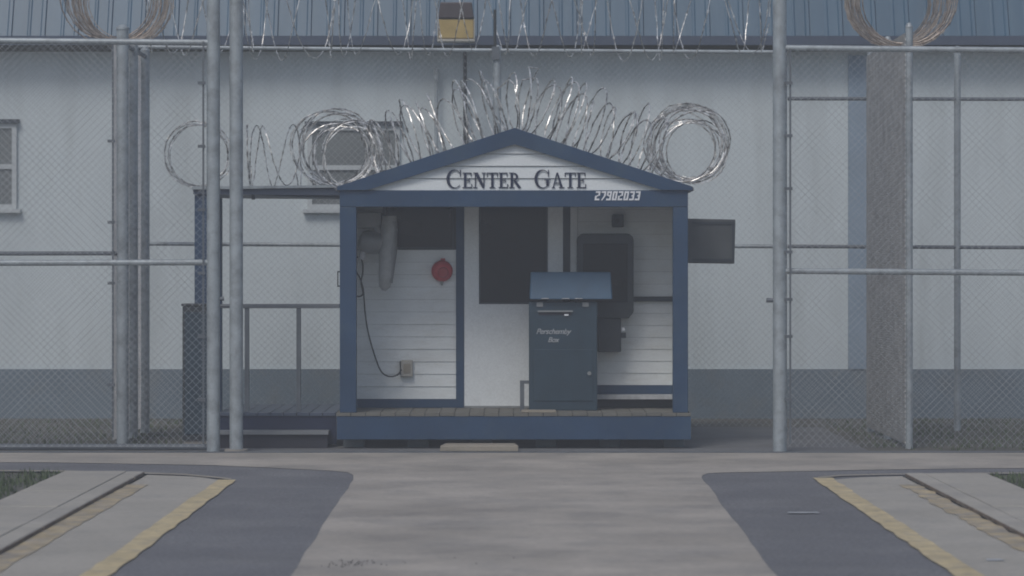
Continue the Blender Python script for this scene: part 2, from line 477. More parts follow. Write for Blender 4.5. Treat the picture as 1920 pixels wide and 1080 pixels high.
def fence(label, x0, x1, dd, ztop, posts, rails, group='chain-link fences', bands=(), mesh='wire', railm='galv', postm='galv', zmesh=None, r_rail=.026, ends=(0, 0)):
    """a run of fence facing the camera: posts (x, radius, top), rails at heights, fabric, tension bars"""
    root = thing('chain_link_fence', label, 'fence', ((x0 + x1) / 2, dd, 0), group)
    for (x, r, top) in posts:
        po = MB().tube([(x, dd, 0), (x, dd, top)], r, 14).build('post', postm, root, smooth=True)
        MB().tube([(x, dd, top), (x, dd, top + .02), (x, dd, top + .05)], [r * 1.12, r * 1.1, r * .5], 14).build('cap', postm, po, smooth=True)
    for rz in rails:
        (za, zc) = rz if isinstance(rz, tuple) else (rz, rz)
        MB().tube([(x0, dd - .01, za), ((x0 + x1) / 2, dd - .01, (za + zc) / 2 - .006), (x1, dd - .01, zc)], r_rail, 10).build('rail', railm, root, smooth=True)
    mb = MB()
    diamond(mb, x0 + ends[0], x1 - ends[1], .05, zmesh or ztop, lambda u, z, o: (u, dd - .045 + o, z))
    struct(mb.build('wire_mesh', mesh, root), 'stuff')
    for (x, zs) in bands:      # a tension bar along a post with its bands
        bar = MB().box(x - .009, x + .009, dd - .055, dd - .047, .08, (zmesh or ztop)).build('tension_bar', 'galv_dark', root)
        for zz in zs:
            MB().box(x - .05, x + .02, dd - .075, dd - .045, zz - .014, zz + .014).build('tension_band', 'galv_dark', bar)
    return root

DA, DC, DF = 28.84, 30.0, 32.8
# front line, left of the gate
xa = X(400, DA)
fl_root = fence('tall front chain-link fence left of the gate opening, ending at a thick post', -7.4, xa, DA, Z(78, DA),
      [(xa, .064, 5.1), (-5.9, .05, 4.1), (-7.4, .05, 4.1)], [(Z(70, DA), Z(80, DA)), (Z(492, DA), Z(492, DA))],
      bands=[(xa - .09, [.5, 1.1, 1.7, 2.3, 2.9, 3.5])], r_rail=.030)
MB().tube([(-7.4, DA, .05), (xa - .06, DA, .05)], .03, 8).build('bottom_rail', 'galv_dark', fl_root, smooth=True)
# front line, right of the gate
xb = X(1462, DA)
fence('tall front chain-link fence right of the gate opening, ending at a thick post', xb, 7.4, DA, Z(92, DA),
      [(xb, .066, 5.1), (5.6, .05, 4.1), (7.4, .05, 4.1)], [(Z(90, DA), Z(97, DA)), (Z(508, DA), Z(513, DA))],
      bands=[(xb + .095, [.5, 1.1, 1.45, 1.9, 2.5, 3.0, 3.5])], r_rail=.030)
# free-standing gate post
gp = thing('gate_post', 'thick free-standing galvanised gate post left of the booth', 'post', (X(443, DA), DA, 0))
MB().tube([(X(443, DA), DA, 0), (X(443, DA), DA, 5.1)], .064, 16).build('pipe', 'galv', gp, smooth=True)
MB().tube([(X(443, DA), DA, 5.1), (X(443, DA), DA, 5.16)], [.07, .03], 16).build('cap', 'galv', gp, smooth=True)
MB().tube([(X(443, DA), DA, 0), (X(443, DA), DA, .03)], .11, 16).build('footing', 'concrete', gp)
# bracket bits on the end posts
for (px, py, pz) in ((1441, 563, .016),):
    pin = MB().tube([P(1452, 563, DA), P(1437, 563, DA)], .022, 8)
    tag(pin.build('latch_pin', 'galv_dark'), 'small dark latch pin on the post right of the booth', 'latch')
hg = MB().tube([P(404, 560, DA), P(420, 560, DA)], .02, 8).tube([P(412, 573, DA), P(432, 573, DA)], .014, 8)
tag(hg.build('wire_bracket', 'galv_dark'), 'small dark bracket between the two thick posts', 'bracket')
# rear line behind the booth
xl, xr = X(252, DF), X(1468, DF)
fence('rear chain-link fence crossing behind the booth under the sparse coil', xl, xr, DF, Z(97, DF),
      [(xl, .048, Z(90, DF) + .05), (X(932, DF), .046, Z(97, DF) + .02), (xr, .045, 4.1)], [(Z(88, DF), Z(98, DF)), (Z(457, DF), Z(462, DF))],
      bands=[(xl + .08, [.7, 1.3, 2.0, 2.6, 3.2])], railm='galv', r_rail=.022)
ra = thing('fence_rod', 'thin black rod standing above the rear fence rail against blue metal', 'rod', P(928, 100, DF))
MB().tube([P(928, 100, DF - .03), P(928, 18, DF - .03)], .016, 8).build('rod', 'cable', ra)
MB().box(X(922, DF), X(936, DF), DF - .07, DF - .04, Z(112, DF), Z(88, DF)).build('clamp', 'galv_dark', ra)
fence('lower rear chain-link fence at the right with two dark rails', xr + .05, 7.6, DF, Z(185, DF),
      [(X(1795, DF), .036, Z(95, DF)), (7.6, .036, Z(95, DF))], [Z(185, DF), (Z(462, DF), Z(464, DF))], railm='galv_dark', postm='galv', r_rail=.021)
# short fence at the left, one step behind the front line
xc = X(230, DC)
fence('inner chain-link fence at far left with a low dark rail', -7.4, xc, DC, 4.0,
      [(xc, .06, 4.1), (-7.4, .05, 4.1)], [(Z(474, DC), Z(475, DC))], bands=[(xc - .09, [.6, 1.6, 2.2, 3.0])], railm='galv_dark', r_rail=.022)
# the two side fences that run away from the camera
def side_fence(label, x, y0, y1, ztop, posts):
    root = thing('chain_link_fence', label, 'fence', (x, (y0 + y1) / 2, 0), 'chain-link fences')
    for (yy, r, m) in posts:
        po = MB().tube([(x, yy, 0), (x, yy, ztop + .06)], r, 12).build('post', m, root, smooth=True)
        MB().tube([(x, yy, ztop + .06), (x, yy, ztop + .10)], [r * 1.1, r * .5], 12).build('cap', m, po, smooth=True)
    MB().tube([(x, y0, ztop), (x, y1, ztop)], .024, 8).build('rail', 'galv_dark', root, smooth=True)
    mb = MB()
    diamond(mb, y0, y1, .05, ztop, lambda u, z, o: (x - .04 + o, u, z), r=.0034, pitch=.05)
    struct(mb.build('wire_mesh', 'side_wire', root), 'stuff')
side_fence('side chain-link fence seen nearly edge-on at left, running back from the gate', X(219, DC), DC + .02, 32.3, 4.0, [(31.3, .05, 'galv'), (32.3, .05, 'galv')])
side_fence('side chain-link fence seen nearly edge-on at right, a brownish band', X(1705, 29.4), 29.4, 32.6, 4.02, [(29.42, .036, 'galv'), (31.1, .04, 'galv'), (32.58, .04, 'galv')])

# ------------------------------------------------------------------ razor wire
def coil(label, path, rad, pitch, name='razor_wire_coil', m='razor', squash=1.0, seed=1, hands=(1, -1), jit=.05, drift=0.0, lean=.22, tilt=0.0, tape=.0062, group='razor wire coils', supp=True):
    """two counter-wound barbed-tape spirals along a path; parts: each tape and its barbs"""
    rnd = random.Random(seed)
    path = [Vector(p) for p in path]
    L = [0.0]
    for a, b_ in zip(path[:-1], path[1:]): L.append(L[-1] + (b_ - a).length)
    tot = L[-1]
    root = thing(name, label, 'razor wire', path[0], group)
    def at(s):
        s = max(0, min(tot, s))
        for i in range(len(path) - 1):
            if s <= L[i + 1] or i == len(path) - 2:
                t = (s - L[i]) / max(1e-6, L[i + 1] - L[i])
                return path[i].lerp(path[i + 1], t), (path[i + 1] - path[i]).normalized()
    for hnd in hands:
        nturn = tot / pitch
        steps = int(nturn * 26)
        ph = rnd.uniform(0, 6.28)
        pts = []
        wob_ = [rnd.uniform(-1, 1) for _ in range(int(nturn) + 4)]
        wob2 = [rnd.uniform(-1, 1) for _ in range(int(nturn) + 4)]
        for i in range(steps + 1):
            u = i / 26.0
            k = int(u); fr = u - k
            j1 = wob_[k] * (1 - fr) + wob_[k + 1] * fr
            j2 = wob2[k] * (1 - fr) + wob2[k + 1] * fr
            c, t = at(u * pitch + j1 * pitch * .33)
            sd = t.cross(Vector((0, 0, 1)))
            if sd.length < .1: sd = Vector((1, 0, 0))
            sd.normalize(); up = sd.cross(t).normalized()
            an = hnd * u * 2 * math.pi + ph
            rr = rad * (1 + j2 * jit * 1.6)
            c = c + sd * (j1 * drift) + up * (j2 * drift * .5)
            pts.append(c + sd * math.cos(an) * rr + up * math.sin(an) * rr * squash + t * (math.sin(an * .5 + j2) * pitch * lean + math.cos(an) * rr * tilt * (1 + .5 * j1))
                       + Vector((rnd.uniform(-1, 1), rnd.uniform(-1, 1), rnd.uniform(-1, 1))) * .004)
        tp = MB().tube(pts, tape, 4).build('barbed_tape', m, root)
        br = MB()
        for i in range(1, len(pts) - 1):
            p = pts[i]; t = (pts[i + 1] - pts[i - 1]).normalized()
            a = t.cross(Vector((rnd.uniform(-1, 1), rnd.uniform(-1, 1), rnd.uniform(-1, 1)))).normalized()
            wv, lv = .021, .017
            br.add([p + a * wv + t * lv, p + t * .006, p + a * wv * .2, p - a * wv + t * lv, p + a * wv - t * lv, p - t * .006, p - a * wv * .2, p - a * wv - t * lv],
                   [(0, 1, 2), (3, 1, 6), (4, 5, 2), (7, 5, 6)])
        struct(br.build('barb', m, tp), 'stuff')
    return root

DFr, DIn, DBk = 29.35, 30.4, 32.5        # booth: front plane, porch wall, rear wall
apex = P(965, 240, DFr); eL = P(632, 350, DFr); eR = P(1298, 350, DFr)
apx, apz = apex.x, apex.z
# along the two gable slopes
coil('stretched razor wire coil arching over both slopes of the booth gable', [(eL.x + .25, DFr + .4, eL.z + .36), (apx - .08, DFr + .4, apz + .27), (apx + .10, DFr + .4, apz + .27), (eR.x - .25, DFr + .4, eR.z + .37)], .295, .165, seed=3, squash=1.03, jit=.13, drift=.05, tape=.0078, lean=.12, tilt=.20)
# along the eaves, seen as rings
coil('bundled razor wire rings above the left eave of the booth', [P(646, 287, 29.6), P(634, 286, 30.6), P(628, 288, 31.6)], .345, .30, seed=11, jit=.08, drift=.15, tape=.0072)
coil('bundled razor wire rings above the right eave of the booth', [P(1296, 276, 29.6), P(1292, 276, 30.8), P(1286, 278, 31.9)], .345, .30, seed=21, jit=.08, drift=.15, tape=.0072)
# on the side canopy
coil('loose razor wire rings at the far end of the side canopy roof', [P(370, 290, 30.1), P(375, 290, 31.2)], .32, .55, seed=31, jit=.06, drift=.03)
coil('stretched razor wire coil lying along the side canopy roof', [P(450, 292, 30.4), P(560, 293, 30.4)], .28, .25, seed=35, jit=.12)
# on top of the rear fence
coil('wide sparse razor wire coil on top of the rear fence', [P(255, 22, DF), P(1466, 26, DF)], .47, .46, seed=41, jit=.10, tape=.0055)
# on top of the two side fences
coil('old tan razor wire coil above the left side fence', [P(208, -6, DC + .1), P(238, 4, 32.2)], .44, .19, seed=51, m='old_razor', jit=.10, drift=.06)
coil('old tan razor wire coil above the right side fence', [P(1700, -4, 29.5), P(1668, 4, 32.5)], .46, .20, seed=61, m='old_razor', jit=.10, drift=.06)

# ------------------------------------------------------------------ the gate booth
fz = .352
bt = thing('gate_booth', 'small white and blue gabled gate booth with open porch and sign lettering', 'booth', (apx, DFr, 0))
xL0, xL1, xR0, xR1 = X(637, DFr), X(668, DFr), X(1262, DFr), X(1290, DFr)
zh0, zh1 = Z(388, DFr), Z(357, DFr)
# platform with its boards
pf = MB().box(xL0 - .02, xR1 + .02, 29.32, DBk + .05, fz - .17, fz - .032).build('platform', 'under', bt)
bw = (xR1 - xL0 + .06) / 24
brd = MB().box(xL0 - .03, xL0 - .03 + bw - .006, 29.29, DBk, fz - .03, fz).build('floor_board', 'deck', pf)
for i in range(1, 24): share(brd, pf, dx=i * bw, dz=random.uniform(-.002, .002))
MB().box(xL0 - .025, xR1 + .025, 29.295, 29.318, fz - .255, fz - .034).build('skirt_board', 'blue_paint', pf)
for i in range(6):
    xx = xL0 + .12 + i * (xR1 - xL0 - .24) / 5
    MB().box(xx - .1, xx + .1, 29.62, 29.82, 0, fz - .172).build('pier_block', 'band', pf)
# posts and header
MB().box(xL0, xL1, DFr, DFr + .13, fz, zh0).build('corner_post', 'blue_paint', bt, bevel=.006)
MB().box(xR0, xR1, DFr, DFr + .13, fz, zh0).build('corner_post', 'blue_paint', bt, bevel=.006)
MB().box(xL0, xR1, DFr - .004, DFr + .12, zh0 + .001, zh1).build('header_beam', 'blue_paint', bt, bevel=.005)
# gable boards
gb = thing  # (alias kept short)
gz = [zh1 + .002, Z(334, DFr), Z(311, DFr), Z(288, DFr), Z(262, DFr)]
sl = (apz - eL.z) / (apx - eL.x)
def half_at(z): return max(.02, (Z(262, DFr) - z) / sl)
for i in range(4):
    z0, z1 = gz[i], gz[i + 1] - .005
    h0, h1 = half_at(z0), half_at(z1)
    MB().add([(apx - h0, DFr + .012, z0), (apx + h0, DFr + .012, z0), (apx + h1, DFr + .026, z1), (apx - h1, DFr + .026, z1),
              (apx - h0, DFr + .05, z0), (apx + h0, DFr + .05, z0), (apx + h1, DFr + .05, z1), (apx - h1, DFr + .05, z1)],
             [(0, 1, 2, 3), (4, 7, 6, 5), (0, 4, 5, 1), (1, 5, 6, 2), (2, 6, 7, 3), (3, 7, 4, 0)]).build('gable_board', 'gable_siding', bt)
MB().prism([(apx - 1.6, zh1), (apx + 1.62, zh1), (apx, apz - .06)], DFr + .052, DFr + .075).build('gable_backing', 'dark_trim', bt)
# barge boards and roof
tb = .158
for s, e in ((-1, eL), (1, eR)):
    pts = [(apx, apz), (e.x, e.z), (e.x, e.z - .035), (apx + s * (abs(e.x - apx) - .30), zh1 + .004), (apx, apz - tb)]
    if s > 0: pts = pts[::-1]
    # outer edge meets the header line at the eave
    MB().prism(pts, DFr - .035, DFr + .009).build('barge_board', 'blue_paint', bt)
    k = (apz - e.z) / abs(e.x - apx)
    rp = MB().prism([(apx, apz - .034), (apx, apz - .003), (e.x + s * .015, e.z - .003 - k * .015), (e.x + s * .015, e.z - .034 - k * .015)], DFr + .0095, DBk + .12)
    rp.build('roof_slope', 'roof', bt)
MB().prism([(apx - 1.66, zh1 + .0), (apx + 1.66, zh1 + .0), (apx, apz - .05)], DBk - .06, DBk).build('rear_gable', 'siding', bt)
MB().box(xL0 + .03, xR1 - .03, DFr + .125, DBk, zh1 - .03, zh1 - .002).build('ceiling', 'deck', bt)
MB().box(xL0 + .012, xL0 + .07, DFr + .13, DBk, fz, zh1 - .032).build('side_wall', 'siding', bt)
MB().box(xR1 - .07, xR1 - .012, DFr + .13, DBk, fz, zh1 - .032).build('side_wall', 'siding', bt)
MB().box(xL0 + .072, xR1 - .072, DBk - .07, DBk - .002, fz, zh1 - .032).build('rear_wall', 'siding', bt)
# porch wall: dark core with lap siding boards, trims, door and window
core = MB().box(xL0 + .072, xR1 - .072, DIn + .03, DIn + .09, fz, zh1 - .033).build('porch_wall', 'dark_trim', bt)
def lap(x0, x1, z0, h):
    return MB().add([(x0, DIn, z0), (x1, DIn, z0), (x1, DIn + .009, z0 + h), (x0, DIn + .009, z0 + h),
                     (x0, DIn + .029, z0), (x1, DIn + .029, z0), (x1, DIn + .029, z0 + h), (x0, DIn + .029, z0 + h)],
                    [(0, 1, 2, 3), (4, 7, 6, 5), (0, 4, 5, 1), (1, 5, 6, 2), (2, 6, 7, 3), (3, 7, 4, 0)])
BH = .1205
def siding(x0, x1, z0, z1):
    n = max(1, round((z1 - z0) / BH)); h = (z1 - z0) / n
    f0 = lap(x0, x1, z0, h - .0015).build('siding_board', 'siding', core)
    for i in range(1, n): share(f0, core, dz=i * h, dy=random.uniform(-.001, .001))
wx0, wx1 = X(718, DIn), X(852, DIn)
zw0 = Z(468, DIn)
zt = zh1 - .034
xs0, xs1 = xL0 + .075, X(855, DIn)
siding(xs0, xs1, Z(748, DIn), zw0)
siding(xs0, wx0 - .002, zw0 + .001, zt)
rx0, rx1 = X(1083, DIn), xR1 - .075
siding(rx0, rx1, Z(722, DIn), Z(565, DIn))
siding(rx0, rx1, Z(556, DIn), zt)
MB().box(xs0, xs1, DIn - .012, DIn + .028, fz + .002, Z(748.5, DIn)).build('base_trim', 'blue_paint', core)
MB().box(rx0, rx1, DIn - .012, DIn + .028, Z(740, DIn), Z(722.5, DIn)).build('base_trim', 'blue_paint', core)
MB().box(rx0, rx1, DIn - .20, DIn - .014, Z(747, DIn), Z(739, DIn)).build('low_shelf', 'worn_white', core)
MB().box(rx0, rx1, DIn - .02, DIn + .028, fz + .002, Z(748, DIn)).build('base_trim', 'dark_trim', core)
MB().box(rx0, rx1, DIn - .05, DIn + .028, Z(564.5, DIn), Z(556.5, DIn)).build('ledge', 'dark_trim', core)
MB().box(xs1 + .001, X(870, DIn) - .001, DIn - .02, DIn + .028, fz + .002, zt).build('door_trim', 'blue_paint', core)
MB().box(X(1056, DIn), X(1069, DIn), DIn - .008, DIn + .028, fz + .002, zt).build('door_trim', 'dark_trim', core)
MB().box(X(1069.5, DIn), X(1082.5, DIn), DIn - .02, DIn + .028, fz + .002, zt).build('door_trim', 'siding', core)
# window left of the door
wn = MB().box(wx0, wx0 + .025, DIn - .012, DIn + .028, zw0 + .002, zt).box(wx1 - .02, wx1, DIn - .012, DIn + .028, zw0 + .002, zt).box(wx0 + .026, wx1 - .021, DIn - .012, DIn + .028, zw0 + .002, zw0 + .025).build('window', 'dark_trim', bt)
MB().box(wx0 + .026, wx1 - .021, DIn + .006, DIn + .02, zw0 + .026, zt).build('pane', 'pane', wn)
# door with a large window
dx0, dx1 = X(870.5, DIn), X(1055.5, DIn)
px0, px1, pz0 = X(898, DIn), X(1027, DIn), Z(570, DIn)
dr = MB()
dr.box(dx0, px0, DIn - .01, DIn + .028, fz + .008, zt).box(px1, dx1, DIn - .01, DIn + .028, fz + .008, zt).box(px0 + .0005, px1 - .0005, DIn - .01, DIn + .028, fz + .008, pz0)
dr = dr.build('door', 'door', bt)
MB().box(px0 + .016, px1 - .016, DIn + .005, DIn + .02, pz0 + .016, zt).build('pane', 'pane', dr)
MB().box(px0 + .001, px0 + .015, DIn - .018, DIn + .02, pz0 + .001, zt).box(px1 - .015, px1 - .001, DIn - .018, DIn + .02, pz0 + .001, zt).box(px0 + .0155, px1 - .0155, DIn - .018, DIn + .02, pz0 + .001, pz0 + .015).build('pane_frame', 'dark_trim', dr)
MB().box(dx0, dx1, DIn - .06, DIn - .012, fz + .001, fz + .02).build('threshold', 'grey_metal', dr)
# small fittings on the booth's left outside
MB().box(X(634, DFr), X(637, DFr) - .001, DFr + .02, DFr + .05, Z(538, DFr), Z(535, DFr)).box(X(634, DFr), X(637, DFr) - .001, DFr + .02, DFr + .05, Z(511, DFr), Z(508, DFr)).box(X(632, DFr), X(634, DFr), DFr + .02, DFr + .05, Z(538, DFr), Z(508, DFr)).build('grab_handle', 'cable', bt)

# lettering -----------------------------------------------------------------
def rect(x0, x1, z0, z1): return [(x0, z0), (x1, z0), (x1, z1), (x0, z1)]
def glyph(ch):
    """serif capitals as butted pieces on a 1-high grid: (pieces, advance)"""
    s = .055
    if ch == 'E':
        return [rect(.09, .26, 0, 1), rect(0, .088, 0, s), rect(0, .088, 1 - s, 1), rect(.262, .62, 1 - s - .01, 1), rect(.56, .62, .76, 1 - s - .012),
                rect(.262, .43, .475, .535), rect(.432, .49, .37, .64), rect(.262, .66, 0, s + .01), rect(.60, .66, s + .012, .26)], .74
    if ch == 'T':
        return [rect(.30, .47, 0, 1 - s - .012), rect(0, .77, 1 - s - .01, 1), rect(0, .06, .74, 1 - s - .012), rect(.71, .77, .74, 1 - s - .012),
                rect(.19, .298, 0, s), rect(.472, .58, 0, s)], .82
    if ch == 'N':
        return [rect(.11, .18, 0, 1), rect(0, .108, 0, s), rect(.182, .29, 0, s), [(.182, 1), (.182, .80), (.64, 0), (.698, 0), (.698, .26), (.32, 1)],
                rect(.70, .77, 0, 1), rect(.59, .698, 1 - s, 1), rect(.772, .88, 1 - s, 1), rect(0, .108, 1 - s, 1)], .94
    if ch == 'A':
        return [[(.34, 1), (.60, 0), (.79, 0), (.44, 1)], [(.335, 1), (.06, .0), (.135, 0), (.372, .86)], rect(.235, .505, .29, .35),
                rect(0, .058, 0, s), rect(.137, .22, 0, s), rect(.50, .597, 0, s), rect(.793, .88, 0, s)], .90
    if ch == 'R':
        pcs = [rect(.09, .26, 0, 1), rect(0, .088, 0, s), rect(0, .088, 1 - s, 1), rect(.262, .36, 0, s)]
        for i in range(12):
            a0, a1 = R(-90 + 15 * i), R(-75 + 15 * i)
            o = lambda a: (.262 + .36 * math.cos(a), .735 + .265 * math.sin(a))
            n_ = lambda a: (.262 + .20 * math.cos(a), .735 + .205 * math.sin(a))
            pcs.append([n_(a0), o(a0), o(a1), n_(a1)])
        return pcs + [[(.30, .468), (.62, .0), (.82, 0), (.82, .045), (.46, .49)]], .86
    if ch in 'CG':
        pcs = []
        a_end = 318 if ch == 'C' else 325
        n = 26
        for i in range(n):
            a0, a1 = R(38 + (a_end - 38) * i / n), R(38 + (a_end - 38) * (i + 1) / n)
            o = lambda a: (.46 + .46 * math.cos(a), .5 + .52 * math.sin(a))
            n_ = lambda a: (.52 + .345 * math.cos(a), .5 + .47 * math.sin(a))
            pcs.append([n_(a0), n_(a1), o(a1), o(a0)])
        pcs.append(rect(.80, .86, .64, 1.0))
        if ch == 'G': pcs += [rect(.70, .86, .12, .42), rect(.58, .96, .422, .475)]
        return pcs, (.96 if ch == 'C' else 1.02)
sign = thing  # alias
lt = MB().box(apx - .012, apx - .011, DFr + .028, DFr + .029, gz[0] + .05, gz[0] + .051).build('sign_lettering', 'navy', bt)
def word(txt, px0, px1, pyb, hbig, hsmall, dd):
    tot = sum(glyph(c)[1] * (hbig if i == 0 else hsmall) for i, c in enumerate(txt))
    sc = (px1 - px0) / tot
    x = px0
    for i, c in enumerate(txt):
        h = hbig if i == 0 else hsmall
        pcs, adv = glyph(c)
        mb = MB()
        for pc in pcs:
            mb.prism([(X(x + gx * h * sc, dd), Z(pyb - gz_ * h, dd)) for gx, gz_ in pc], dd, dd + .008)
        mb.build('letter', 'navy', lt)
        x += adv * h * sc
word('CENTER', 837, 978, 352.5, 34, 29, DFr + .003)
word('GATE', 1002, 1101, 352.5, 34, 29, DFr + .003)
SEG = {'0': 'abcdef', '2': 'abged', '3': 'abgcd', '7': 'abc', '9': 'abcdfg'}
num = MB().box(X(1157, DFr), X(1157, DFr) + .001, DFr - .006, DFr - .0045, Z(369, DFr), Z(369, DFr) + .001).build('number_plate_digits', 'white', bt)
def digit(ch, px, pyb, wd, ht):
    t = 3.2
    r_ = {'a': rect(0, wd, ht - t, ht), 'd': rect(0, wd, 0, t), 'g': rect(t + .01, wd - t - .01, ht / 2 - t * .4, ht / 2 + t * .4),
          'f': rect(0, t, ht / 2 + .01, ht - t - .02), 'e': rect(0, t, t + .02, ht / 2 - .01), 'b': rect(wd - t, wd, ht / 2 + .01, ht - t - .02), 'c': rect(wd - t, wd, t + .02, ht / 2 - .01)}
    mb = MB()
    if ch == '7': r_['c'] = [(1.2, 0), (1.2 + t, 0), (wd - .2, ht / 2), (wd - t, ht / 2)]
    for sgm in SEG[ch]:
        mb.prism([(X(px + x + z * .18, DFr), Z(pyb - z, DFr)) for x, z in r_[sgm]], DFr - .010, DFr - .0045)
    mb.build('digit', 'white', num)
for i, c in enumerate('27902033'): digit(c, 1114.5 + i * 10.75, 375.6, 8.8, 17)

# ------------------------------------------------------------------ things in the porch
def text_mesh(body, size, shear, m, parent, loc, name):
    cu = bpy.data.curves.new('text', 'FONT')
    cu.body = body; cu.size = size; cu.shear = shear; cu.align_x = 'CENTER'; cu.space_character = .92; cu.offset = size * .006
    tmp = bpy.data.objects.new('tmp', cu)
    C.objects.link(tmp)
    bpy.context.view_layer.update()
    me = bpy.data.meshes.new_from_object(tmp.evaluated_get(bpy.context.evaluated_depsgraph_get()))
    bpy.data.objects.remove(tmp)
    me.materials.clear(); me.materials.append(M[m])
    o = bpy.data.objects.new(name, me); C.objects.link(o)
    o.parent = parent; o.rotation_euler = (R(90), 0, 0); o.location = loc
    return o

# the dark drop box
DBx = 29.78
db = thing('drop_box', 'dark drop box with blue sloping lid and white handwriting before the door', 'drop box', (X(1056, DBx), DBx + .25, fz))
bx0, bx1 = X(992, DBx), X(1120, DBx)
body = MB().prism([(bx0, fz), (bx1, fz), (bx1, Z(566, DBx)), (bx0, Z(566, DBx))], DBx, DBx + .44).build('body', 'box_body', db, bevel=.01)
lx0, lx1 = X(993, DBx), X(1148, DBx)
zl0, zl1 = Z(561, DBx), Z(510, DBx)
MB().add([(lx0, DBx - .06, zl0), (lx1, DBx - .06, zl0), (lx1, DBx + .47, zl0), (lx0, DBx + .47, zl0), (lx0 + .012, DBx + .10, zl1), (lx1 - .012, DBx + .10, zl1), (lx1 - .012, DBx + .47, zl1), (lx0 + .012, DBx + .47, zl1)],
         [(3, 2, 1, 0), (4, 5, 6, 7), (0, 1, 5, 4), (1, 2, 6, 5), (2, 3, 7, 6), (3, 0, 4, 7)]).build('lid', 'box_lid', db, bevel=.012)
for px in (1022, 1060, 1085): MB().box(X(px - 7, DBx), X(px + 7, DBx), DBx - .064, DBx - .058, zl0 + .004, zl0 + .011).build('lid_scratch', 'worn_white', db)
MB().box(X(1008, DBx), X(1074, DBx), DBx - .02, DBx - .001, Z(585, DBx), Z(582, DBx)).build('slot_lip', 'grey_metal', db)
MB().box(X(1010, DBx), X(1072, DBx), DBx - .004, DBx - .0005, Z(591, DBx), Z(586, DBx)).build('slot', 'under', db)
MB().box(X(1058, DBx), X(1066, DBx), DBx - .018, DBx - .005, Z(592, DBx), Z(589, DBx)).build('latch', 'white', db)
for px in (1012, 1098): MB().box(X(px - 6, DBx), X(px + 6, DBx), DBx - .012, DBx - .001, Z(575, DBx), Z(567, DBx)).build('hinge', 'grey_metal', db)
MB().box(X(1000, DBx), X(1112, DBx), DBx - .008, DBx - .001, Z(752, DBx), Z(655, DBx)).build('service_door', 'box_body', db, bevel=.004)
MB().tube([P(1105, 700, DBx - .008), P(1105, 700, DBx - .022)], .02, 10).build('lock', 'grey_metal', db)
lg = MB().box(X(975, DBx), X(983, DBx), DBx + .05, DBx + .11, fz, Z(720, DBx)).box(X(975, DBx), bx0 - .001, DBx + .05, DBx + .11, Z(720, DBx) + .001, Z(714, DBx))
lg.build('side_bracket', 'galv_dark', db)
root = Vector(db.location)
text_mesh('Perschemby', .074, .35, 'worn_white', db, (X(1037, DBx) - root.x, DBx - .003 - root.y, Z(626, DBx) - root.z), 'handwriting')
text_mesh('Box', .070, .35, 'worn_white', db, (X(1037, DBx) - root.x, DBx - .003 - root.y, Z(641.5, DBx) - root.z), 'handwriting')

# the dark wall cabinet behind it
DCb = 30.12
ce = thing('wall_cabinet', 'dark wall cabinet with rounded top behind the drop box', 'cabinet', (X(1135, DCb), DCb, Z(660, DCb)))
xa0, xa1, zc0, zc1 = X(1082, DCb), X(1188, DCb), Z(597, DCb), Z(438, DCb)
rr = .07
prof = [(xa0, zc0), (xa1 - .11, zc0), (xa1 - .05, zc0), (xa1, zc0 + .06)]
prof += [(xa1 - rr + rr * math.cos(R(a)), zc1 - rr + rr * math.sin(R(a))) for a in range(0, 91, 15)]
prof += [(xa0 + rr + rr * math.cos(R(a)), zc1 - rr + rr * math.sin(R(a))) for a in range(90, 181, 15)]
MB().prism(prof, DCb, DIn - .002).build('hood', 'cabinet', ce, bevel=.01)
MB().box(xa0 + .06, xa1 - .06, DCb - .012, DCb - .001, zc0 + .16, zc1 - .10).build('panel', 'pane', ce, bevel=.006)
MB().box(X(1122, DCb), X(1165, DCb), DCb + .03, DIn - .002, Z(660, DCb), zc0 - .001).build('lower_case', 'cabinet', ce, bevel=.008)
MB().box(X(1165, DCb) + .001, X(1174, DCb), DCb + .06, DCb + .12, Z(634, DCb), Z(624, DCb)).build('knob', 'cabinet', ce)
MB().box(X(1165, DCb) + .001, X(1172, DCb), DCb + .06, DCb + .12, Z(621, DCb), Z(614, DCb)).build('paper_tag', 'white', ce)
# small dark box high on the wall
sb = thing('sensor_box', 'small dark sensor box high on the porch wall above the cabinet', 'sensor', P(1157, 426, DIn - .05))
MB().box(X(1147, DIn), X(1169, DIn), DIn - .09, DIn - .002, Z(426, DIn), Z(402, DIn)).build('case', 'cabinet', sb, bevel=.01)
MB().tube([P(1158, 414, DIn - .092), P(1158, 414, DIn - .105)], .022, 12).build('eye', 'pane', sb)

# twin-headed lamp at the left of the porch
DLm = 30.12
lm = thing('porch_lamp', 'grey twin-headed lamp with a long hanging head at the left of the porch', 'lamp', P(690, 545, DLm))
MB().box(X(664, DLm), X(716, DLm), DLm - .03, DLm + .27, Z(428, DLm), Z(398, DLm)).build('mount_plate', 'grey_metal', lm, bevel=.015)
MB().tube([P(706, 425, DLm), P(714, 440, DLm), P(722, 452, DLm)], .05, 10).build('arm', 'grey_metal', lm, smooth=True)
MB().tube([P(673, 452, DLm), P(678, 453, DLm), P(690, 454, DLm), P(716, 456, DLm), P(722, 456, DLm)], [.05, .10, .115, .105, .07], 16).build('side_head', 'grey_metal', lm, smooth=True)
MB().tube([P(681, 472, DLm), P(677, 486, DLm)], .035, 10).build('lamp_tip', 'worn_white', lm, smooth=True)
hh = MB().tube([P(730, 405, DLm - .05), P(730, 430, DLm - .05), P(727, 470, DLm - .05), P(723, 520, DLm - .05), P(721, 538, DLm - .05), P(720, 545, DLm - .05)],
               [.07, .082, .083, .072, .055, .02], 18).build('hanging_head', 'lens', lm, smooth=True)
